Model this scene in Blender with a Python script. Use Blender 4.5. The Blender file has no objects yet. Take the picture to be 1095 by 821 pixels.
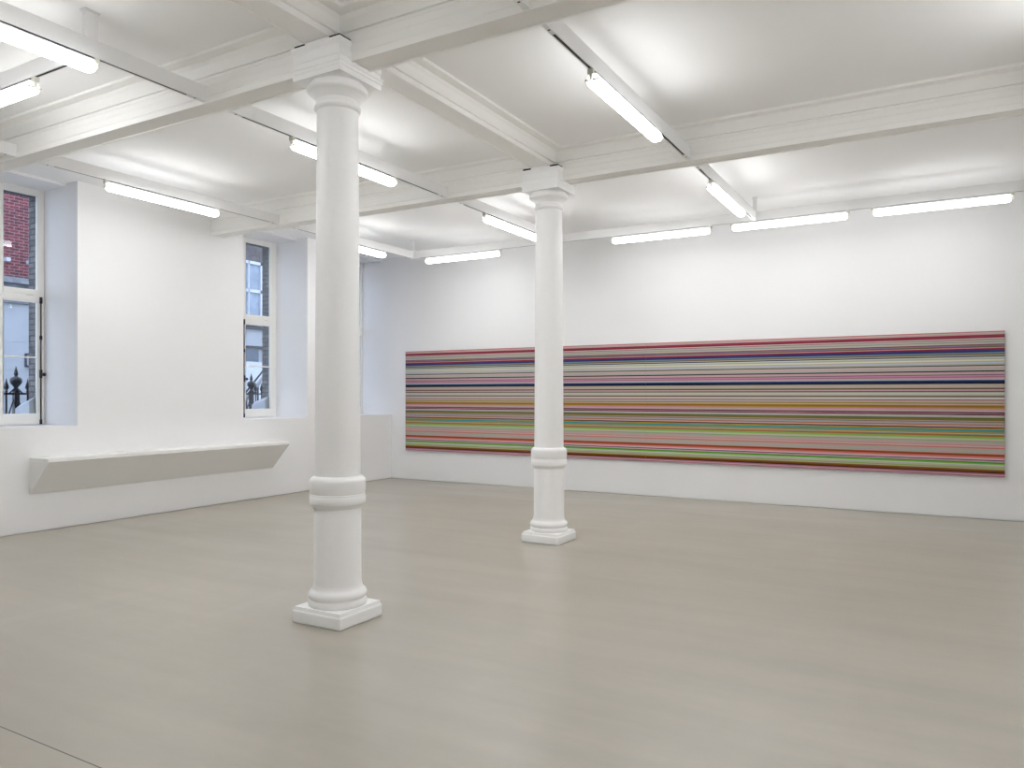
import bpy, math, random
from mathutils import Vector
random.seed(7)
sc = bpy.context.scene
COL = sc.collection

# ------------------------------------------------------------------ helpers
class MB:
    """collects shapes and links them as one mesh object"""
    def __init__(s): s.v = []; s.f = []; s.sm = []
    def add(s, verts, faces, smooth=False):
        b = len(s.v); s.v += [tuple(p) for p in verts]
        for f in faces: s.f.append([b + i for i in f]); s.sm.append(smooth)
    def box(s, x0, x1, y0, y1, z0, z1):
        s.add([(x0,y0,z0),(x1,y0,z0),(x1,y1,z0),(x0,y1,z0),(x0,y0,z1),(x1,y0,z1),(x1,y1,z1),(x0,y1,z1)],
              [(0,3,2,1),(4,5,6,7),(0,1,5,4),(1,2,6,5),(2,3,7,6),(3,0,4,7)])
    def loft(s, rings, smooth=False, closed=True, caps=True):
        n = len(rings[0]); vs = [p for r in rings for p in r]; fs = []
        for k in range(len(rings) - 1):
            for i in range(n if closed else n - 1):
                j = (i + 1) % n
                fs.append((k*n+i, k*n+j, (k+1)*n+j, (k+1)*n+i))
        b = len(s.f)
        s.add(vs, fs, smooth)
        if caps and closed:
            m = (len(rings) - 1) * n
            s.add(vs, [tuple(range(n))[::-1], tuple(m + i for i in range(n))], False)
    def lathe(s, prof, cx=0, cy=0, n=64, smooth=True, caps=True):
        rings = [[(cx + r*math.cos(2*math.pi*i/n), cy + r*math.sin(2*math.pi*i/n), z) for i in range(n)] for r, z in prof]
        s.loft(rings, smooth, True, caps)
    def tube(s, a, b, r, n=10):
        a = Vector(a); b = Vector(b); d = (b - a).normalized()
        u = d.orthogonal().normalized(); w = d.cross(u)
        s.loft([[tuple(p + r*(math.cos(2*math.pi*i/n)*u + math.sin(2*math.pi*i/n)*w)) for i in range(n)] for p in (a, b)], True)
    def build(s, name, m, parent=None, bevel=0, seg=2, loc=None, autosmooth=None):
        me = bpy.data.meshes.new(name); me.from_pydata(s.v, [], s.f); me.update()
        for p, q in zip(me.polygons, s.sm): p.use_smooth = q
        import bmesh
        bm = bmesh.new(); bm.from_mesh(me)
        bmesh.ops.remove_doubles(bm, verts=bm.verts, dist=1e-6)
        bmesh.ops.recalc_face_normals(bm, faces=bm.faces); bm.to_mesh(me); bm.free()
        if autosmooth is not None:
            me.set_sharp_from_angle(angle=math.radians(autosmooth))
        o = bpy.data.objects.new(name, me); COL.objects.link(o)
        me.materials.append(m)
        if parent: o.parent = parent
        if loc: o.location = loc
        if bevel:
            bv = o.modifiers.new('bevel', 'BEVEL'); bv.width = bevel; bv.segments = seg; bv.limit_method = 'ANGLE'
        return o

def thing(name, label, cat, loc=(0,0,0), rz=0, group=None):
    o = bpy.data.objects.new(name, None); COL.objects.link(o); o.empty_display_size = .1
    o.location = loc; o.rotation_euler = (0,0,rz); o['label'] = label; o['category'] = cat
    if group: o['group'] = group
    return o
def struct(o, label=None):
    o['kind'] = 'structure'
    if label: o['label'] = label
    return o
def children(o, pool): return [c for c in pool if c.parent == o]
def copy_tree(root, loc, rz, label, group=None):
    pool = list(COL.objects)
    def rec(o, parent):
        c = o.copy(); COL.objects.link(c)
        if parent: c.parent = parent
        for ch in children(o, pool): rec(ch, c)
        return c
    r = rec(root, None); r.location = loc; r.rotation_euler = (0,0,rz); r['label'] = label
    if group: r['group'] = group
    return r

# ------------------------------------------------------------------ materials
def mat(name, col, rough=.6, spec=.5, metal=0, bump=0, bscale=40, var=0, vscale=3):
    m = bpy.data.materials.new(name); m.use_nodes = True
    nt = m.node_tree; p = nt.nodes['Principled BSDF']
    p.inputs['Base Color'].default_value = (*col, 1); p.inputs['Roughness'].default_value = rough
    p.inputs['Specular IOR Level'].default_value = spec; p.inputs['Metallic'].default_value = metal
    tc = nt.nodes.new('ShaderNodeTexCoord')
    if var:
        n = nt.nodes.new('ShaderNodeTexNoise'); n.inputs['Scale'].default_value = vscale; n.inputs['Detail'].default_value = 4
        nt.links.new(tc.outputs['Object'], n.inputs['Vector'])
        r = nt.nodes.new('ShaderNodeValToRGB')
        r.color_ramp.elements[0].color = (*[c*(1-var) for c in col], 1); r.color_ramp.elements[0].position = .3
        r.color_ramp.elements[1].color = (*[min(1, c*(1+var)) for c in col], 1); r.color_ramp.elements[1].position = .7
        nt.links.new(n.outputs['Fac'], r.inputs['Fac']); nt.links.new(r.outputs['Color'], p.inputs['Base Color'])
    if bump:
        n = nt.nodes.new('ShaderNodeTexNoise'); n.inputs['Scale'].default_value = bscale; n.inputs['Detail'].default_value = 3
        nt.links.new(tc.outputs['Object'], n.inputs['Vector'])
        b = nt.nodes.new('ShaderNodeBump'); b.inputs['Strength'].default_value = bump; b.inputs['Distance'].default_value = .004
        nt.links.new(n.outputs['Fac'], b.inputs['Height']); nt.links.new(b.outputs['Normal'], p.inputs['Normal'])
    return m
M_wall = mat('white_wall_paint', (.83,.83,.835), .75, .3, bump=.08, bscale=60)
M_ceil = mat('white_ceiling_paint', (.92,.92,.92), .8, .2, bump=.05, bscale=60)
M_trim = mat('white_plaster_trim', (.91,.905,.885), .55, .35, bump=.06, bscale=50)
M_colm = mat('white_column_paint', (.93,.93,.93), .45, .45, bump=.12, bscale=35)
M_frame = mat('white_window_gloss', (.84,.83,.80), .35, .5)
M_bench = mat('white_bench_lacquer', (.86,.86,.85), .45, .4)
M_track = mat('white_metal_track', (.84,.84,.84), .4, .5)
M_slot = mat('black_track_slot', (.012,.012,.012), .5, .3)
M_clip = mat('cream_plastic', (.62,.61,.54), .5, .4)
M_black = mat('black_iron', (.012,.013,.018), .4, .5)
M_dark = mat('black_gap_shade', (.015,.013,.01), .9, .1)
M_stucco = mat('pale_stucco', (.33,.34,.35), .8, .2, var=.08, vscale=1.5)
M_stone = mat('grey_stone', (.20,.21,.22), .85, .2, var=.25, vscale=5)
M_whstone = mat('painted_stone', (.46,.47,.49), .7, .3, var=.06, vscale=6)
M_street = mat('grey_paving', (.22,.22,.23), .8, .3, var=.2, vscale=2)
M_shop = mat('dark_glazing', (.05,.07,.10), .15, .6)
M_curt = mat('net_curtain', (.24,.28,.33), .7, .3, var=.25, vscale=3)
M_edge = mat('panel_back_white', (.78,.78,.77), .5, .3)

def brick(name, c1, c2, mortar):
    m = bpy.data.materials.new(name); m.use_nodes = True; nt = m.node_tree; p = nt.nodes['Principled BSDF']
    g = nt.nodes.new('ShaderNodeNewGeometry'); s = nt.nodes.new('ShaderNodeSeparateXYZ'); nt.links.new(g.outputs['Position'], s.inputs[0])
    a = nt.nodes.new('ShaderNodeMath'); nt.links.new(s.outputs[0], a.inputs[0]); nt.links.new(s.outputs[1], a.inputs[1])
    c = nt.nodes.new('ShaderNodeCombineXYZ'); nt.links.new(a.outputs[0], c.inputs[0]); nt.links.new(s.outputs[2], c.inputs[1])
    b = nt.nodes.new('ShaderNodeTexBrick'); nt.links.new(c.outputs[0], b.inputs['Vector'])
    b.inputs['Color1'].default_value = (*c1,1); b.inputs['Color2'].default_value = (*c2,1); b.inputs['Mortar'].default_value = (*mortar,1)
    b.inputs['Scale'].default_value = 1; b.inputs['Brick Width'].default_value = .225; b.inputs['Row Height'].default_value = .075
    b.inputs['Mortar Size'].default_value = .010
    n = nt.nodes.new('ShaderNodeTexNoise'); n.inputs['Scale'].default_value = 9; nt.links.new(g.outputs['Position'], n.inputs['Vector'])
    mx = nt.nodes.new('ShaderNodeMix'); mx.data_type = 'RGBA'; mx.blend_type = 'MULTIPLY'; mx.inputs['Factor'].default_value = .7
    rr = nt.nodes.new('ShaderNodeValToRGB'); rr.color_ramp.elements[0].position = .3; rr.color_ramp.elements[1].position = .65
    rr.color_ramp.elements[0].color = (.35,.35,.35,1)
    nt.links.new(n.outputs['Fac'], rr.inputs['Fac'])
    nt.links.new(b.outputs['Color'], mx.inputs['A']); nt.links.new(rr.outputs['Color'], mx.inputs['B'])
    nt.links.new(mx.outputs['Result'], p.inputs['Base Color']); p.inputs['Roughness'].default_value = .85
    return m
M_red = brick('red_brick', (.20,.028,.030), (.09,.014,.018), (.24,.15,.16))
M_brown = brick('brown_brick', (.022,.018,.020), (.15,.115,.10), (.13,.12,.13))
M_jamb = brick('grey_brick', (.13,.12,.115), (.24,.215,.20), (.08,.08,.085))

def glass_mat():
    m = bpy.data.materials.new('clear_glass'); m.use_nodes = True; nt = m.node_tree
    nt.nodes.remove(nt.nodes['Principled BSDF']); out = nt.nodes['Material Output']
    t = nt.nodes.new('ShaderNodeBsdfTransparent'); t.inputs['Color'].default_value = (.93,.96,.97,1)
    g = nt.nodes.new('ShaderNodeBsdfGlossy'); g.inputs['Roughness'].default_value = .02
    fr = nt.nodes.new('ShaderNodeFresnel'); fr.inputs['IOR'].default_value = 1.45
    mx = nt.nodes.new('ShaderNodeMixShader'); hv = nt.nodes.new('ShaderNodeMath'); hv.operation = 'MULTIPLY'; hv.inputs[1].default_value = .45
    nt.links.new(fr.outputs[0], hv.inputs[0]); nt.links.new(hv.outputs[0], mx.inputs[0])
    nt.links.new(t.outputs[0], mx.inputs[1]); nt.links.new(g.outputs[0], mx.inputs[2]); nt.links.new(mx.outputs[0], out.inputs['Surface'])
    return m
M_glass = glass_mat()

def lamp_mat(name, k):
    """prismatic lens: throws most of its light down, less out of its sides and shoulders"""
    m = bpy.data.materials.new(name); m.use_nodes = True; nt = m.node_tree
    nt.nodes.remove(nt.nodes['Principled BSDF'])
    e = nt.nodes.new('ShaderNodeEmission'); e.inputs['Color'].default_value = (.985,.993,1,1)
    g = nt.nodes.new('ShaderNodeNewGeometry'); sx = nt.nodes.new('ShaderNodeSeparateXYZ'); nt.links.new(g.outputs['Normal'], sx.inputs[0])
    fc = nt.nodes.new('ShaderNodeFloatCurve'); c = fc.mapping.curves[0]
    mr = nt.nodes.new('ShaderNodeMapRange'); nt.links.new(sx.outputs['Z'], mr.inputs['Value']); mr.inputs['From Min'].default_value = -1; mr.inputs['From Max'].default_value = 1
    nt.links.new(mr.outputs[0], fc.inputs['Value'])
    pts = [(0, .88), (.35, .38), (.5, .37), (.85, .24), (1, .2)]
    while len(c.points) < len(pts): c.points.new(.5, .5)
    for p, q in zip(c.points, pts): p.location = q; p.handle_type = 'VECTOR'
    fc.mapping.update()
    mu = nt.nodes.new('ShaderNodeMath'); mu.operation = 'MULTIPLY'; mu.inputs[1].default_value = 40.0 * k
    nt.links.new(fc.outputs[0], mu.inputs[0]); nt.links.new(mu.outputs[0], e.inputs['Strength'])
    nt.links.new(e.outputs[0], nt.nodes['Material Output'].inputs['Surface'])
    return m
M_lamp = lamp_mat('lit_diffuser', 1.0)
M_lampb = lamp_mat('lit_diffuser_dimmed', .62)

def floor_mat():
    m = bpy.data.materials.new('polished_concrete'); m.use_nodes = True; nt = m.node_tree; p = nt.nodes['Principled BSDF']
    L = nt.links.new; N = nt.nodes.new
    g = N('ShaderNodeNewGeometry')
    def noise(scale, sx=1, sy=1, detail=5, rot=0, rough=.55):
        mp = N('ShaderNodeMapping'); mp.inputs['Scale'].default_value = (sx, sy, 1); mp.inputs['Rotation'].default_value = (0,0,rot)
        L(g.outputs['Position'], mp.inputs['Vector'])
        n = N('ShaderNodeTexNoise'); n.inputs['Scale'].default_value = scale; n.inputs['Detail'].default_value = detail
        n.inputs['Roughness'].default_value = rough; L(mp.outputs[0], n.inputs['Vector']); return n.outputs['Fac']
    def ramp(fac, stops):
        r = N('ShaderNodeValToRGB'); e = r.color_ramp.elements
        e[0].position, e[0].color = stops[0][0], (*stops[0][1],1); e[1].position, e[1].color = stops[1][0], (*stops[1][1],1)
        for q in stops[2:]:
            x = e.new(q[0]); x.color = (*q[1],1)
        L(fac, r.inputs['Fac']); return r.outputs['Color']
    def mix(f, a, b, mode='MULTIPLY'):
        x = N('ShaderNodeMix'); x.data_type = 'RGBA'; x.blend_type = mode
        if isinstance(f, float): x.inputs['Factor'].default_value = f
        else: L(f, x.inputs['Factor'])
        L(a, x.inputs['A']); L(b, x.inputs['B']); return x.outputs['Result']
    base = ramp(noise(.45, 1, 1, 4), [(.32,(.392,.366,.318)), (.68,(.420,.386,.332))])
    c = mix(1.0, base, ramp(noise(2.2, .2, 1.8, 5, .02), [(.3,(.945,.95,.945)), (.7,(1.045,1.04,1.035))]))
    c = mix(1.0, c, ramp(noise(1.3, 1.5, .18, 4, .12), [(.35,(.985,.985,.98)), (.62,(1,1,1)), (.74,(1.055,1.06,1.075))]))
    c = mix(1.0, c, ramp(noise(9, .6, 1.4, 2), [(.3,(.985,.985,.985)), (.7,(1.015,1.015,1.015))]))
    # saw-cut joint and a fine crack
    sp = N('ShaderNodeSeparateXYZ'); L(g.outputs['Position'], sp.inputs[0])
    def line(y, w, wob, c, dark):
        v = sp.outputs['Y']
        if wob:
            nn = N('ShaderNodeTexNoise'); nn.noise_dimensions = '1D'; nn.inputs['Scale'].default_value = .7; nn.inputs['Detail'].default_value = 8
            L(sp.outputs['X'], nn.inputs['W'])
            k = N('ShaderNodeMath'); k.operation = 'MULTIPLY_ADD'; k.inputs[1].default_value = wob; L(nn.outputs['Fac'], k.inputs[0]); L(v, k.inputs[2]); v = k.outputs[0]
        a = N('ShaderNodeMath'); a.operation = 'SUBTRACT'; L(v, a.inputs[0]); a.inputs[1].default_value = y
        b = N('ShaderNodeMath'); b.operation = 'ABSOLUTE'; L(a.outputs[0], b.inputs[0])
        d = N('ShaderNodeMath'); d.operation = 'LESS_THAN'; L(b.outputs[0], d.inputs[0]); d.inputs[1].default_value = w
        e = N('ShaderNodeRGB'); e.outputs[0].default_value = (dark, dark, dark, 1)
        return mix(d.outputs[0], c, e.outputs[0])
    c = line(2.037, .0035, 0, c, .22)
    c = line(7.75, .006, .55, c, .86)
    L(c, p.inputs['Base Color'])
    rr = N('ShaderNodeMapRange'); L(noise(1.1, .5, 1.2, 2), rr.inputs['Value']); rr.inputs['From Min'].default_value = .3; rr.inputs['From Max'].default_value = .7
    rr.inputs['To Min'].default_value = .29; rr.inputs['To Max'].default_value = .38; L(rr.outputs[0], p.inputs['Roughness'])
    p.inputs['Specular IOR Level'].default_value = .45
    b = N('ShaderNodeBump'); b.inputs['Strength'].default_value = .05; b.inputs['Distance'].default_value = .01
    L(noise(5, 1, 1, 4), b.inputs['Height']); L(b.outputs[0], p.inputs['Normal'])
    return m
M_floor = floor_mat()

# ------------------------------------------------------------------ room dimensions (metres)
XL, XR, YB, YF, ZC = -9.68, 2.4, 12.03, -4.0, 4.445
XO = -10.478                      # inner masonry ends here, brick skin beyond
CX, CY1, CY2, CY0 = -3.96, 4.28, 7.79, .77
SILL = 1.285
NICHE = [(4.55, 5.65), (8.305, 9.70), (10.63, YB)]

m = MB(); m.box(XL - .95, XR + .2, YF - .2, YB + .2, -.15, 0); struct(m.build('floor', M_floor), 'pale grey polished concrete floor')
m = MB(); m.box(XL - 1.1, XR + .2, YF - .2, YB + .2, ZC, ZC + .2); struct(m.build('ceiling', M_ceil), 'flat white painted ceiling')
def wallbox(mb, x0, x1, y0, y1, z1, rx=0, ry=0):
    """wall block with a 12 mm shadow gap at the floor, recessed on the room side"""
    mb.box(x0, x1, y0, y1, .012, z1)
    mb.box(x0, x1 - rx, y0 + ry, y1, 0, .012)
m = MB(); wallbox(m, XL - .95, XR + .2, YB, YB + .2, ZC, ry=.015); struct(m.build('wall_back', M_wall), 'long white wall behind the striped panel')
m = MB(); m.box(XR, XR + .2, YF, YB, 0, ZC); struct(m.build('wall_right', M_wall))
m = MB(); m.box(XL - .95, XR + .2, YF - .2, YF, 0, ZC); struct(m.build('wall_front', M_wall))
m = MB()
ys = [YF] + [v for n in NICHE for v in n]
for i in range(0, len(ys) - 1, 2):
    wallbox(m, XO, XL, ys[i], ys[i+1], ZC, rx=.015)
for a, b in NICHE:
    wallbox(m, XO, XL, a, b, SILL, rx=.015)
    m.box(XO, -9.93, a, b, 4.41, ZC)
struct(m.build('wall_left', M_wall), 'white wall with deep window recesses')

# ------------------------------------------------------------------ beams and cornices
def beam_profile(zb):
    h = [(.0, zb + .009), (.082, zb + .009), (.086, zb), (.106, zb)]
    if zb < 4.2: h += [(.106, zb + .05), (.111, zb + .056), (.111, zb + .12), (.105, zb + .127), (.105, 4.29), (.111, 4.296), (.111, 4.312), (.098, 4.316)]
    else: h = [(.0, zb + .007), (.100, zb + .007), (.104, zb), (.122, zb), (.122, 4.306), (.112, 4.312)]
    h += [(h[-1][0], 4.5)]
    return [(-a, z) for a, z in h[::-1]] + h[1:]
k = 0
def xbeam(yc, x0, x1):
    global k; k += 1
    m = MB(); pr = beam_profile(4.110)
    m.loft([[(x, yc + a, min(z, ZC + .05)) for a, z in pr] for x in (x0, x1)])
    return struct(m.build('trim_%d' % k, M_trim), 'white moulded ceiling beam')
def ybeam(xc, y0, y1):
    global k; k += 1
    m = MB(); pr = beam_profile(4.272)
    m.loft([[(xc + a, y, min(z, ZC + .05)) for a, z in pr] for y in (y0, y1)])
    return struct(m.build('trim_%d' % k, M_trim), 'shallower white ceiling beam between the columns')
for yc in (CY0, CY1, CY2): xbeam(yc, XL, XR)
ybeam(CX, CY0 + .1, CY1 - .1); ybeam(CX, CY1 + .1, CY2 - .1)
CORN = [(-.02, 4.326), (.016, 4.326), (.019, 4.336), (.040, 4.372), (.050, 4.392), (.068, 4.410), (.074, 4.421), (.155, 4.421), (.163, 4.427), (.163, 4.46), (-.02, 4.46)]
def cornice(x0, x1, y0, y1, sides):
    """moulding round a ceiling bay on the sides given (l r b t), mitred where two meet"""
    global k; k += 1
    m = MB()
    def P(ix, iy, a, z):
        x = (x0 + a if 'l' in sides else x0) if ix == 0 else (x1 - a if 'r' in sides else x1)
        y = (y0 + a if 'b' in sides else y0) if iy == 0 else (y1 - a if 't' in sides else y1)
        return (x, y, z)
    for s, (c0, c1) in dict(l=((0,0),(0,1)), r=((1,0),(1,1)), b=((0,0),(1,0)), t=((0,1),(1,1))).items():
        if s in sides:
            m.loft([[P(*c, a, z) for a, z in CORN] for c in (c0, c1)])
    struct(m.build('trim_%d' % k, M_trim), 'stepped white plaster cornice round a ceiling bay')
H = .106; HY = .120
cornice(XL, CX - HY, CY0 + H, CY1 - H, 'rbt'); cornice(CX + HY, XR, CY0 + H, CY1 - H, 'lbt')
cornice(XL, CX - HY, CY1 + H, CY2 - H, 'rbt'); cornice(CX + HY, XR, CY1 + H, CY2 - H, 'lbt')
cornice(XL, XR, CY2 + H, YB, 'b'); cornice(XL, XR, YF, CY0 - H, 't')

# ------------------------------------------------------------------ cast iron columns
def column(cx, cy, label):
    t = thing('column', label, 'column', (cx, cy, 0), group='round white columns carrying the ceiling beams')
    m = MB(); w = .237
    m.box(-w, w, -w, w, 0, .095); m.build('plinth', M_colm, t, bevel=.014, seg=3)
    m = MB(); w = .222
    m.loft([[(a*w1, b*w1, z) for a, b in ((-1,-1),(1,-1),(1,1),(-1,1))] for w1, z in ((.228,.094),(.222,.118))])
    m.lathe([(.205,.112),(.213,.120),(.2165,.135),(.217,.150),(.211,.162),(.205,.168),(.205,.176),(.213,.182),(.217,.195),(.2165,.208),(.210,.222),(.199,.234),(.190,.243),(.184,.256),(.181,.270)], n=72)
    m.build('base_moulding', M_colm, t, autosmooth=40)
    m = MB()
    m.lathe([(.181,.262),(.176,.30),(.174,.845),(.172,.86),(.172,1.05),(.169,1.09),(.168,1.3),(.163,2.2),(.157,3.2),(.154,3.72),(.153,3.83)], n=72)
    m.build('shaft', M_colm, t, autosmooth=40)
    m = MB()
    m.lathe([(.174,.842),(.180,.846),(.186,.858),(.192,.866),(.202,.872),(.2075,.884),(.2075,.928),(.2035,.934),(.2035,.946),(.200,.950),(.2035,.956),(.2035,.964),(.2075,.972),(.2075,1.040),(.205,1.054),(.196,1.066),(.184,1.076),(.169,1.083)], n=72)
    m.build('collar', M_colm, t, autosmooth=40)
    m = MB()
    m.lathe([(.153,3.808),(.163,3.813),(.171,3.820),(.174,3.830),(.171,3.841),(.163,3.848),(.158,3.855),(.158,3.888),(.165,3.896),(.168,3.902),(.176,3.912),(.192,3.926),(.203,3.936),(.208,3.938),(.219,3.946),(.2245,3.960),(.2245,3.974),(.218,3.988),(.207,3.998),(.198,4.004),(.198,4.016)], n=72)
    m.build('capital', M_colm, t, autosmooth=40)
    m = MB()
    for w, z0, z1 in ((.230,4.010,4.052),(.236,4.052,4.078),(.243,4.078,4.094)): m.box(-w, w, -w, w, z0, z1)
    m.build('abacus', M_colm, t)
    m = MB()
    sq = lambda w, z: [(a*w, b*w, z) for a, b in ((-1,-1),(1,-1),(1,1),(-1,1))]
    m.loft([sq(.226,4.094), sq(.226,4.128), sq(.231,4.132), sq(.231,4.175), sq(.226,4.180), sq(.226,4.205), sq(.238,4.222), sq(.243,4.232), sq(.243,4.246)])
    m.build('impost_block', M_colm, t)
    m = MB(); m.box(-.1215, .1215, -.215, .215, 4.246, 4.276); m.build('top_bearing', M_colm, t)
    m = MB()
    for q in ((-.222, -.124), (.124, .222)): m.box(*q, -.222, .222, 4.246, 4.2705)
    o = m.build('recess', M_dark, t); o['label'] = 'black strips standing in for the shade in the gap above the impost block'  # solid black strips imitate the deep shade inside the gap
    return t
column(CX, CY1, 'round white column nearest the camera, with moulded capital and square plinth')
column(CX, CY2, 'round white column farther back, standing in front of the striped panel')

# ------------------------------------------------------------------ wall bench
XB, ZT, ZB = -9.275, .922, .470
t = thing('wall_bench', 'long white wedge shaped bench fixed to the left wall under the windows', 'bench', (XL, 6.97, 0))
y0, y1 = 5.06 - 6.97, 8.90 - 6.97; d = XB - XL; XL0 = 0.001
m = MB(); m.box(XL0, d, y0, y1, ZT - .045, ZT); m.build('top_board', M_bench, t, bevel=.003)
m = MB(); th = .022
pr = [(d - .004, ZT - .045), (d - .004 - th, ZT - .045), (XL0, ZB + .03), (XL0, ZB), (.012, ZB)]
m.loft([[(a, y, z) for a, z in pr] for y in (y0 + .02, y1 - .02)]); o = m.build('front_panel', M_bench, t)
for a in (y0, y1 - .02):
    m = MB(); pr = [(XL0, ZB), (.016, ZB), (d, ZT - .045), (XL0, ZT - .045)]
    m.loft([[(q, y, z) for q, z in pr] for y in (a, a + .02)]); m.build('end_panel', M_bench, t, bevel=.002)

# ------------------------------------------------------------------ striped panel (two butted boards)
def stripes():
    """fine stripes: every zone mixes its own family of colours with pale greys and pinks"""
    Z = [('7b1c24 c8687a c89aa4 96304a 7b1c24', .08, .05), ('8d8a96 c9d0df b05070 a98a96', .35, .045), ('8a1f22 5a6a12 7b6f8f d88aa5', .15, .04),
         ('2f3060 6d6078 7a5f3a 35306e 6b8fa5', .10, .055), ('d8d8bc 201418 d8d8bc', .3, .03), ('39434e c9ccd4 9fb8a4 b9c0d2 201418', .5, .08),
         ('c884a8 9c6f80 a8c4bc 39434e', .45, .06), ('0c1440 2d3c72 0d1c10', .10, .03), ('a8705c 8fb88a 6a4c44 b89090', .4, .06),
         ('9c3c40 c4a8a8 a9a890 6a5a44', .5, .08), ('a88a34 95692c b09c9c', .35, .045), ('d088a0 c8708e 1a1216 1a1216', .3, .06),
         ('7a6e34 b89898 5c6a30 9fa4a8', .25, .05), ('401c3c b4693c 6a3428 9fa4a8', .2, .035), ('3c96a0 4c7c5c b08c2c 7a4a14 5c9c8c', .12, .05),
         ('7cb44c 8c4c98 94c460 8ab45c b4693c', .2, .055), ('d08c8c b8bcb8 d07c7c a8b0ac', .7, .085), ('7a4a20 d0604c e08c90', .3, .035),
         ('3c9c34 7c1c68 3c9c34', .15, .035), ('9c7cac 88b848 bcd0d0', .45, .045), ('6c3c10 8a5c10 3c2010', .1, .028), ('7cb0ac b46c84', .4, .025)]
    pale = 'c8b8b0 bcaa9c c9ccc8 b0b0a0 c4a8a8 a8b0ac c8a0a8 b8b4a4'.split()
    tot = sum(z[2] for z in Z); out = []; rnd = random.Random(58)
    for cs, pp, sh in Z:
        cs = cs.split(); n = max(3, round(sh * 115)); seq = []
        while len(seq) < n:
            c = rnd.choice(pale) if rnd.random() < pp else rnd.choice(cs)
            if not seq or c != seq[-1]: seq.append(c)
        ws = [rnd.uniform(.5, 1.4) for _ in range(n)]; q = sum(ws)
        for w, c in zip(ws, seq): out.append((sh / tot * w / q, c))
    return out
def lin(h):
    r = []
    for i in (0, 2, 4):
        c = int(h[i:i+2], 16) / 255
        r.append(c/12.92 if c <= .04045 else ((c+.055)/1.055)**2.4)
    return r
M_str = bpy.data.materials.new('striped_print'); M_str.use_nodes = True
_p = M_str.node_tree.nodes['Principled BSDF']; _a = M_str.node_tree.nodes.new('ShaderNodeAttribute'); _a.attribute_name = 'stripe'
M_str.node_tree.links.new(_a.outputs['Color'], _p.inputs['Base Color']); _p.inputs['Roughness'].default_value = .25; _p.inputs['Specular IOR Level'].default_value = .3
PX0, PX1, PZ0, PZ1, PY = -9.300, .722, .583, 2.543, 11.990
t = thing('striped_panel', 'very wide panel of fine horizontal coloured stripes hung on the back wall', 'picture', ((PX0+PX1)/2, YB, PZ0))
S = stripes(); cxm = (PX0+PX1)/2; Hh = PZ1 - PZ0
for a, b in ((PX0, cxm - .001), (cxm + .001, PX1)):
    me = bpy.data.meshes.new('panel'); vs = []; fs = []; cols = []
    z = Hh; yf = PY - YB; a -= cxm; b -= cxm
    for sh, c in S:
        z2 = z - sh * Hh; i = len(vs); vs += [(a,yf,z),(b,yf,z),(b,yf,z2),(a,yf,z2)]; fs.append((i+3,i+2,i+1,i)); cols.append((*[.88 * q for q in lin(c)],1)); z = z2
    i = len(vs); yb = yf + .012
    vs += [(a,yf,0),(b,yf,0),(b,yf,Hh),(a,yf,Hh),(a,yb,0),(b,yb,0),(b,yb,Hh),(a,yb,Hh)]
    side = [(i,i+1,i+5,i+4),(i+1,i+2,i+6,i+5),(i+2,i+3,i+7,i+6),(i+3,i,i+4,i+7),(i+4,i+5,i+6,i+7)]
    fs += side; cols += [(.25,.25,.25,1)] * 5
    me.from_pydata(vs, [], fs); at = me.color_attributes.new('stripe', 'FLOAT_COLOR', 'CORNER')
    for p, c in zip(me.polygons, cols):
        for li in p.loop_indices: at.data[li].color = c
    me.materials.append(M_str); o = bpy.data.objects.new('panel', me); COL.objects.link(o); o.parent = t
m = MB(); W = (PX1 - PX0) / 2 - .03; m.box(-W, W, PY + .012 - YB, 0, .03, Hh - .03); m.build('backing_frame', M_edge, t)

# ------------------------------------------------------------------ windows
def window(n, ya, yb, leaves, bolts):
    """frame, casements (glass, rails) and fanlights; ya..yb is the opening; leaves are (y0, y1) glass spans"""
    X0, X1 = -10.478, -10.445
    fr = struct(MB_frame(ya, yb, leaves, X0, X1).build('window_%d' % n, M_frame, bevel=.006), 'tall white framed window in a deep recess')
    for a, b in leaves:
        for z0, z1, nm in ((1.44, 2.905, 'casement_pane'), (3.08, 4.32, 'fanlight_pane')):
            m = MB(); m.box(-10.468, -10.464, a - .005, b + .005, z0 - .005, z1 + .005); m.build(nm, M_glass, fr)
        m = MB(); m.box(-10.476, -10.456, a, b, 2.172, 2.192); m.build('glazing_bar', M_frame, fr)
        m = MB(); m.box(-10.447, -10.437, b - .13, b - .05, 3.00, 3.008); m.build('catch', M_clip, fr)
    for y in bolts:
        m = MB(); x = -10.43
        m.tube((x, y, 1.30), (x, y, 2.98), .009)
        for z0, z1, r in ((1.295, 1.36, .017), (2.90, 2.985, .018), (2.42, 2.47, .018), (1.91, 2.02, .019)):
            m.tube((x, y, z0), (x, y, z1), r)
        m.tube((x, y, 1.965), (x + .055, y + .01, 1.955), .011)
        m.lathe([(.004,1.93),(.02,1.94),(.024,1.955),(.02,1.97),(.004,1.98)], x + .058, y + .01, 16)
        for z in (1.33, 1.96, 2.44, 2.94): m.box(-10.445, x, y - .012, y + .012, z - .02, z + .02)
        o = m.build('espagnolette_bolt', M_black, fr); o['label'] = 'black iron window bolt'
    return fr
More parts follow.
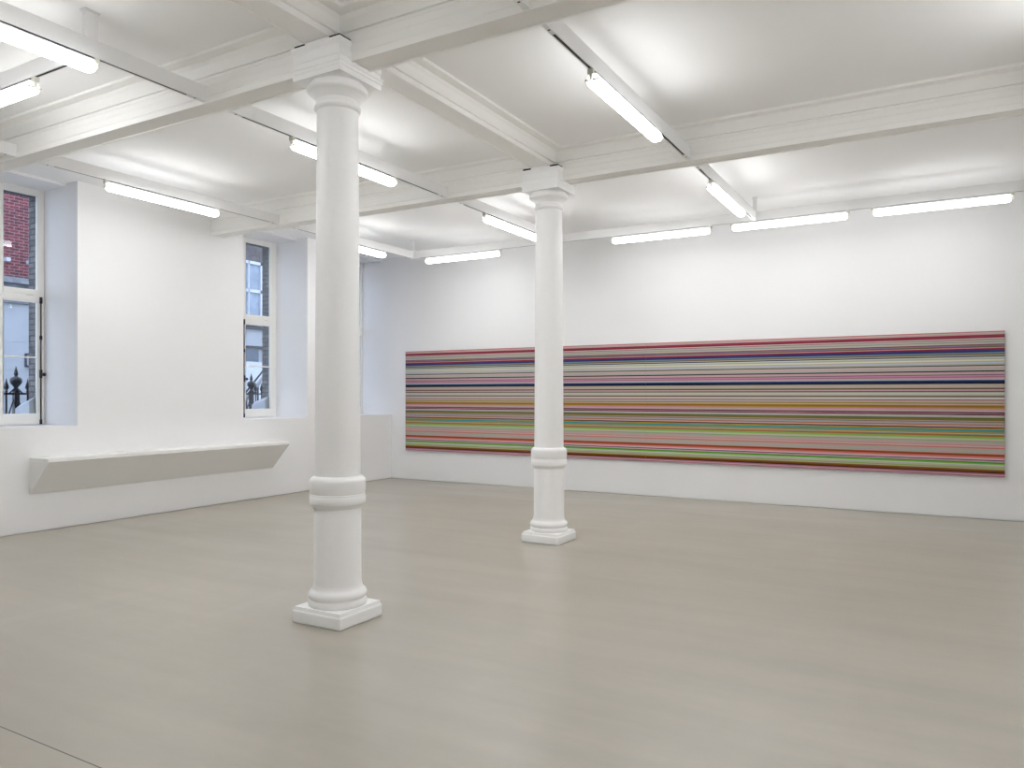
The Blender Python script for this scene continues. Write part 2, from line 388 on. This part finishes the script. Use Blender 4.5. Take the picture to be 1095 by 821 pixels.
def MB_frame(ya, yb, leaves, X0, X1):
    m = MB()
    edges = [ya] + [v for l in leaves for v in l] + [yb]
    for i in range(0, len(edges), 2):
        m.box(X0, X1, edges[i], edges[i+1], SILL, 4.41)
    for a, b in leaves:
        m.box(X0, X1, a, b, SILL, 1.44); m.box(X0, X1, a, b, 2.905, 3.08); m.box(X0, X1, a, b, 4.32, 4.41)
        m.box(X1, X1 + .012, a - .045, b + .045, 1.30, 1.425) ; m.box(X1, X1 + .008, a - .045, b + .045, 2.925, 2.99)
    return m
window(1, 4.55, 5.65, [(4.65, 5.060), (5.145, 5.555)], [5.60])
window(2, 8.305, 9.70, [(8.405, 8.930), (9.010, 9.555)], [8.962])
window(3, 10.63, YB, [(10.73, 11.290), (11.370, 11.982)], [11.33])

# outer brick skin of this building with stone blocks at the sills
m = MB(); XS0, XS1 = -10.655, -10.478
op = [(4.64, 5.562), (8.395, 9.562), (10.72, 11.99)]
e = [YF] + [v for q in op for v in q] + [YB + .2]
for i in range(0, len(e), 2): m.box(XS0, XS1, e[i], e[i+1], -.1, 5.2)
for a, b in op: m.box(XS0, XS1, a, b, -.1, SILL + .06); m.box(XS0, XS1, a, b, 4.33, 5.2)
struct(m.build('wall_outside', M_jamb), 'grey brick outer face of the window wall')
for i, (a, b) in enumerate(op):
    m = MB(); m.box(-10.69, XS1, a, b, SILL + .06, 1.405)
    for y in (a, b - .075):
        m.loft([[(-10.84, y, 1.405), (-10.50, y, 1.405), (-10.50, y, 1.60), (-10.84, y, 1.50)], [(-10.84, y + .075, 1.405), (-10.50, y + .075, 1.405), (-10.50, y + .075, 1.66), (-10.84, y + .075, 1.56)]])
    k += 1; struct(m.build('trim_%d' % k, M_whstone), 'painted stone sill outside the window')

# ------------------------------------------------------------------ lighting tracks and lamps
TZ, TH = 4.120, .125
def track(label, p, q, posts=(), caps=(1,1), slot=True, group='white lighting tracks under the ceiling'):
    """p and q: plan ends of the track; built along its own x axis"""
    p = Vector(p); q = Vector(q); L = (q - p).length; ang = math.atan2(q.y - p.y, q.x - p.x)
    t = thing('lighting_track', label, 'lighting track', (p.x, p.y, TZ), ang, group)
    m = MB(); m.box(0, L, -.021, -.011, 0, TH); m.box(0, L, .011, .021, 0, TH); m.box(0, L, -.011, .011, .004, TH)
    for e0 in (0, L - .16): m.box(e0, e0 + .16, -.011, .011, .0005, .01)
    m.build('channel', M_track, t)
    m = MB(); m.box(.17, L - .17, -.0105, .0105, .0015, .004); m.build('conductor_slot', M_slot, t)
    for e0, c in ((0, caps[0]), (L, caps[1])):
        if c:
            m = MB(); m.box(e0 - .006, e0 + .006, -.025, .025, 0, TH + .003); m.build('end_cap', M_track, t)
            s = 1 if e0 == 0 else -1
            m = MB(); m.box(*sorted((e0 + s*.085, e0 + s*.10)), -.009, .009, .0, .001); m.build('screw', M_slot, t)
    for s, w in posts:
        m = MB(); m.box(s - w/2, s + w/2, -.024, .024, TH, ZC - TZ); m.box(s - w/2 - .012, s + w/2 + .012, -.034, .034, ZC - TZ - .012, ZC - TZ); m.build('hanger', M_track, t)
    return t
L4 = .80  # unseen right-hand lane, added to carry extra fill lamps
L1, L2, L3, BK, CR = -8.235, -5.325, -2.28, 10.82, 3.20
N1, F1, N2, F2 = CY1 - H - .008, CY1 + H + .008, CY2 - H - .008, CY2 + H + .008
F0 = CY0 + H + .008
track('white lighting track over the left wall, ending at the front ceiling beam', (L1, F0), (L1, N1))
track('white lighting track over the bench, between the two ceiling beams', (L1, F1), (L1, N2))
track('white lighting track nearest the left wall behind the rear beam', (L1, F2), (L1, BK), caps=(1,0))
track('white lighting track at top left with a broad hanger, ending at the front beam', (L2, F0), (L2, N1), posts=((CR - F0, .09),))
track('white lighting track passing behind the front column, between the two beams', (L2, F1), (L2, N2))
track('white lighting track running behind the rear column', (L2, F2), (L2, BK), caps=(1,0))
track('white lighting track above the camera, only its tip at the top edge', (L3, F0), (L3, N1))
track('white lighting track across the bright ceiling bay right of the rear column', (L3, F1), (L3, N2))
track('white lighting track behind the rear beam, right of the rear column', (L3, F2), (L3, BK), caps=(1,0))
X0b = L1 - .021
track('long white lighting track running along the back wall', (X0b, BK + .021), (1.25, BK + .021), posts=((.021, .042), (L2 - X0b, .042), (L3 - X0b, .042)), caps=(0,1), group='white lighting tracks under the ceiling')
track('white cross track at top left branching off toward the left wall', (L1 + .03, CR), (L2 - .03, CR), caps=(0,0))

LL = 1.48
def lamp0(label, loc, rz):
    t = thing('fluorescent_ceiling_lamp', label, 'lamp', loc, rz, 'lit fluorescent lamps under the tracks')
    m = MB(); w, h = .052, .082
    prof = [(-w*.58, 0), (-w*.86, -.014), (-w, -.032), (-w, -.052), (-w*.90, -.068), (-w*.66, -.079), (-w*.3, -.082), (w*.3, -.082), (w*.66, -.079), (w*.90, -.068), (w, -.052), (w, -.032), (w*.86, -.014), (w*.58, 0)]
    rings = []
    for x, s in ((0, .80), (.012, .94), (.03, 1), (LL - .03, 1), (LL - .012, .94), (LL, .80)):
        rings.append([(x, a * s, -.038 + (z + .038) * s) for a, z in prof])
    m.loft(rings, True); o = m.build('diffuser', M_lamp, t, autosmooth=50); o['label'] = 'glowing white diffuser'
    m = MB(); m.box(.004, LL - .004, -.030, .030, .0005, .010); m.build('housing', M_track, t, bevel=.002)
    for x, s in ((.0, -1), (LL, 1)):
        m = MB()
        xa = x + s * .022
        m.box(xa - .018, xa + .018, -.022, .022, -.012, .0295)
        m.box(xa - .012, xa + .012, -.012, .012, -.048, -.012)
        m.box(x + s*.002 if s > 0 else x - .012, x + .012 if s > 0 else x - .002, -.056, .056, -.052, -.036)
        m.build('bracket', M_clip, t, bevel=.002)
    return t
LZ = TZ - .030
first = None
def lamp(label, x, y, along):
    global first
    rz = math.pi/2 if along == 'y' else 0
    if first is None: first = lamp0(label, (x, y, LZ), rz); return first
    return copy_tree(first, (x, y, LZ), rz, label)
lamp('lit lamp tube above the bench on the left wall', L1, 5.15, 'y')
lamp('lit lamp tube nearest the left wall behind the rear beam, right of the front column', L1, 8.54, 'y')
lamp('large lit lamp tube at the top left edge, under the broad hanger', L2, 1.74, 'y')
lamp('lit lamp tube crossing behind the front column', L2, 5.16, 'y')
lamp('lit lamp tube partly hidden behind the rear column', L2, 8.60, 'y')
lamp('large lit lamp tube in the bright ceiling bay between the two beams', L3, 5.20, 'y')
lamp('short looking lit lamp tube just behind the rear beam at right', L3, 8.55, 'y')
lamp('lit lamp tube low at the left edge on the cross track', -6.06 - LL, CR, 'x')
lamp('leftmost lit lamp tube along the back wall, between the columns', -7.93, BK + .021, 'x')
lamp('lit lamp tube along the back wall, first right of the rear column', -4.40, BK + .021, 'x')
lamp('lit lamp tube along the back wall, between the other two right of the rear column', -2.58, BK + .021, 'x')
lamp('rightmost lit lamp tube along the back wall', -.77, BK + .021, 'x')
for o in list(COL.objects):
    if o.name.startswith('diffuser') and 'along the back wall' in o.parent['label']:
        o.material_slots[0].link = 'OBJECT'; o.material_slots[0].material = M_lampb
# unseen lamps added outside the frame to lift the fill light
for x, y, lb in ((L3, 1.74, 'added unseen lamp tube on the overhead track in front of the first beam'),
                 (L3, -2.4, 'added unseen lamp tube behind the camera in the right lane')):
    lamp(lb, x, y, 'y')
for y, lb in ((5.20, 'added unseen lamp tube out to the right of the camera, between the two beams'), (1.74, 'added unseen lamp tube just right of the camera')):
    lamp(lb, L4, y, 'y')
for a, b_, lb in ((F0, N1, 'added unseen white track right of the camera in front of the beam'), (F1, N2, 'added unseen white track at the right wall between the two beams'), (-3.2, CY0 - H - .008, 'added unseen white track behind the camera near the right wall')):
    track(lb, (L4, a), (L4, b_))
for x, lb in ((L1, 'white track behind the camera near the left wall'), (L2, 'white track behind the camera in the middle lane'), (L3, 'white track behind the camera in the right lane')):
    track(lb, (x, -3.2), (x, CY0 - H - .008))

# ------------------------------------------------------------------ the street outside
m = MB(); m.box(-30, XS0, -6, 34, -.1, 0); struct(m.build('ground', M_street), 'grey street outside the windows')
FX = -20.0
b = thing('brick_house', 'red brick house with pale stucco ground floor seen through the left window', 'building', (FX, 9, 0))
def rel(mb, x0, x1, y0, y1, z0, z1): mb.box(x0 - FX, x1 - FX, y0 - 9, y1 - 9, z0, z1)
m = MB(); rel(m, FX - 4, FX, 3, 13.4, 4.55, 10); m.build('brick_wall', M_red, b)
m = MB(); rel(m, FX - 4, FX + .02, 3, 13.4, 0, 3.95)
for z in (.9, 1.6, 2.3, 3.0): rel(m, FX + .02, FX + .028, 3, 13.4, z, z + .68)
m.build('stucco_storey', M_stucco, b)
m = MB()
for z0, z1, d in ((3.95, 4.10, .10), (4.10, 4.22, .22), (4.22, 4.42, .10), (4.42, 4.56, .30)): rel(m, FX - 4, FX + d, 3, 13.4, z0, z1)
m.build('cornice', M_stone, b)
for y in (9.85, 10.38):
    m = MB(); rel(m, FX, FX + .14, y, y + .10, 4.96, 5.05); m.build('corbel', M_whstone, b)
m = MB(); rel(m, FX + .02, FX + .06, 10.33, 10.37, 2.38, 2.72); m.tube((.04, 1.35, 2.70), (.14, 1.55, 2.72), .02); m.tube((.04,1.35,2.42),(.10,1.46,2.36),.02); m.tube((.10,1.46,2.36),(.12,1.50,2.45),.02); m.build('lamp_bracket', M_black, b)

c = thing('terraced_house', 'dark brick house with a white sash window seen through the second window', 'building', (FX, 9, 0))
m = MB(); rel(m, FX - 4, FX, 13.5, 26, 4.0, 10); m.build('brick_wall', M_brown, c)
for yc in (15.2, 17.30, 19.6, 21.9):
    w = MB(); a0, a1, z0, z1 = yc - .62, yc + .62, 4.12, 6.12
    for q in ((a0, a0 + .13, z0, z1), (a1 - .13, a1, z0, z1), (a0, a1, z1 - .10, z1), (a0, a1, z0, z0 + .12), (a0, a1, 5.08, 5.18), (yc - .02, yc + .02, z0, z1)): rel(w, FX, FX + .10, *q)
    s = w.build('sash_window', M_whstone, c)
    g = MB(); rel(g, FX + .01, FX + .03, a0 + .1, a1 - .1, z0 + .1, z1 - .08); g.build('pane', M_curt, s)
m = MB(); rel(m, FX - 4, FX + .02, 13.5, 26, 0, 4.0)
for z0, z1, d in ((3.97, 4.12, .25), (3.30, 3.38, .16)): rel(m, FX, FX + d, 13.5, 26, z0, z1)
m.build('stucco_storey', M_stucco, c)
m = MB()
rel(m, FX + .02, FX + .16, 13.5, 26, 3.86, 3.95); rel(m, FX + .02, FX + .12, 13.5, 26, 3.22, 3.29); m.build('string_course', M_black, c)
for yc in (15.4, 17.2, 19.3, 21.6):
    m = MB(); rel(m, FX + .02, FX + .05, yc - .55, yc + .55, 2.2, 3.2); m.build('shop_window', M_shop, c)
m = MB(); rel(m, FX + 1.6, FX + 1.9, 13.5, 26, 0, 2.68); o = m.build('area_wall', M_whstone, c)

# railing along the pavement
RX = -12.0
r = thing('iron_railing', 'black iron railing with urn and spear finials outside the windows', 'railing', (RX, 8.5, 0))
m = MB(); m.box(-.02, .02, -4.2, 4.2, 1.685, 1.715); m.box(-.02, .02, -4.2, 4.2, 1.25, 1.275); m.box(-.02, .02, -4.2, 4.2, .12, .15); m.build('rail', M_black, r)
def baluster():
    m = MB(); m.lathe([(.013,0),(.013,1.72),(.022,1.725),(.022,1.74),(.012,1.75),(.036,1.79),(.030,1.82),(.013,1.87),(.002,1.93)], n=10); return m
def post():
    m = MB(); m.box(-.035, .035, -.035, .035, 0, 1.74)
    m.lathe([(.03,1.73),(.05,1.745),(.02,1.77),(.03,1.80),(.075,1.86),(.082,1.90),(.070,1.935),(.03,1.955),(.018,1.97),(.03,1.985),(.026,2.02),(.004,2.11)], n=16); return m
bal = pst = None; y = -4.2; pys = (6.085 - 8.5, 10.49 - 8.5, -4.2, 4.2)
for i in range(57):
    y = -4.2 + i * .15
    if min(abs(y - q) for q in pys) < .09: continue
    if bal is None: bal = baluster().build('baluster', M_black, r, loc=(0, y, 0))
    else:
        q = bal.copy(); COL.objects.link(q); q.parent = r; q.location = (0, y, 0)
for y in pys:
    if pst is None: pst = post().build('post', M_black, r, loc=(0, y, 0))
    else:
        q = pst.copy(); COL.objects.link(q); q.parent = r; q.location = (0, y, 0)
m = MB()
for y in pys[:2]:
    for s in (-1, 1): m.tube((0, y + s*.10, 1.70), (0, y, 1.80), .010); m.tube((0, y + s*.14, 1.27), (0, y + s*.02, 1.66), .010)
m.build('scroll', M_black, r)
hr = thing('stair_handrail', 'sloping pale handrail on dark iron beyond the second window', 'handrail', (-12.5, 11.0, 0))
m = MB(); m.tube((0, -.25, 1.55), (0, .75, 2.55), .035); m.build('rail', M_whstone, hr)
m = MB(); m.tube((0, -.25, 1.70), (0, .75, 2.70), .018); m.tube((0,-.2,0),(0,-.2,1.6),.022); m.tube((0,.7,0),(0,.7,2.5),.022); m.tube((0,.1,0),(0,.1,1.9),.022)
m.build('iron_frame', M_black, hr)

# ------------------------------------------------------------------ world, camera, view
w = bpy.data.worlds.new('World'); sc.world = w; w.use_nodes = True
bg = w.node_tree.nodes['Background']
tc = w.node_tree.nodes.new('ShaderNodeTexCoord'); sp = w.node_tree.nodes.new('ShaderNodeSeparateXYZ'); rp = w.node_tree.nodes.new('ShaderNodeValToRGB')
w.node_tree.links.new(tc.outputs['Generated'], sp.inputs[0]); w.node_tree.links.new(sp.outputs['Z'], rp.inputs['Fac'])
rp.color_ramp.elements[0].color = (.68,.77,.98,1); rp.color_ramp.elements[1].color = (.58,.70,.98,1)
w.node_tree.links.new(rp.outputs['Color'], bg.inputs['Color']); bg.inputs['Strength'].default_value = 3.2

cam = bpy.data.cameras.new('camera'); co = bpy.data.objects.new('camera', cam); COL.objects.link(co); sc.camera = co
F = 805.6
cam.sensor_width = 36; cam.sensor_fit = 'HORIZONTAL'; cam.lens = 36 * F / 1095
cam.shift_y = (421.7 - 410.5) / 1095; cam.shift_x = 0
co.location = (0, 0, 1.69); co.rotation_euler = (math.pi/2, 0, math.atan(460.5 / F))
cam.clip_start = .05; cam.clip_end = 200

sc.view_settings.view_transform = 'Standard'; sc.view_settings.look = 'None'; sc.view_settings.gamma = 1
sc.view_settings.use_curve_mapping = False; sc.view_settings.exposure = .32
sc.cycles.max_bounces = 14; sc.cycles.diffuse_bounces = 8; sc.cycles.use_denoising = True
sc.cycles.sample_clamp_indirect = 8
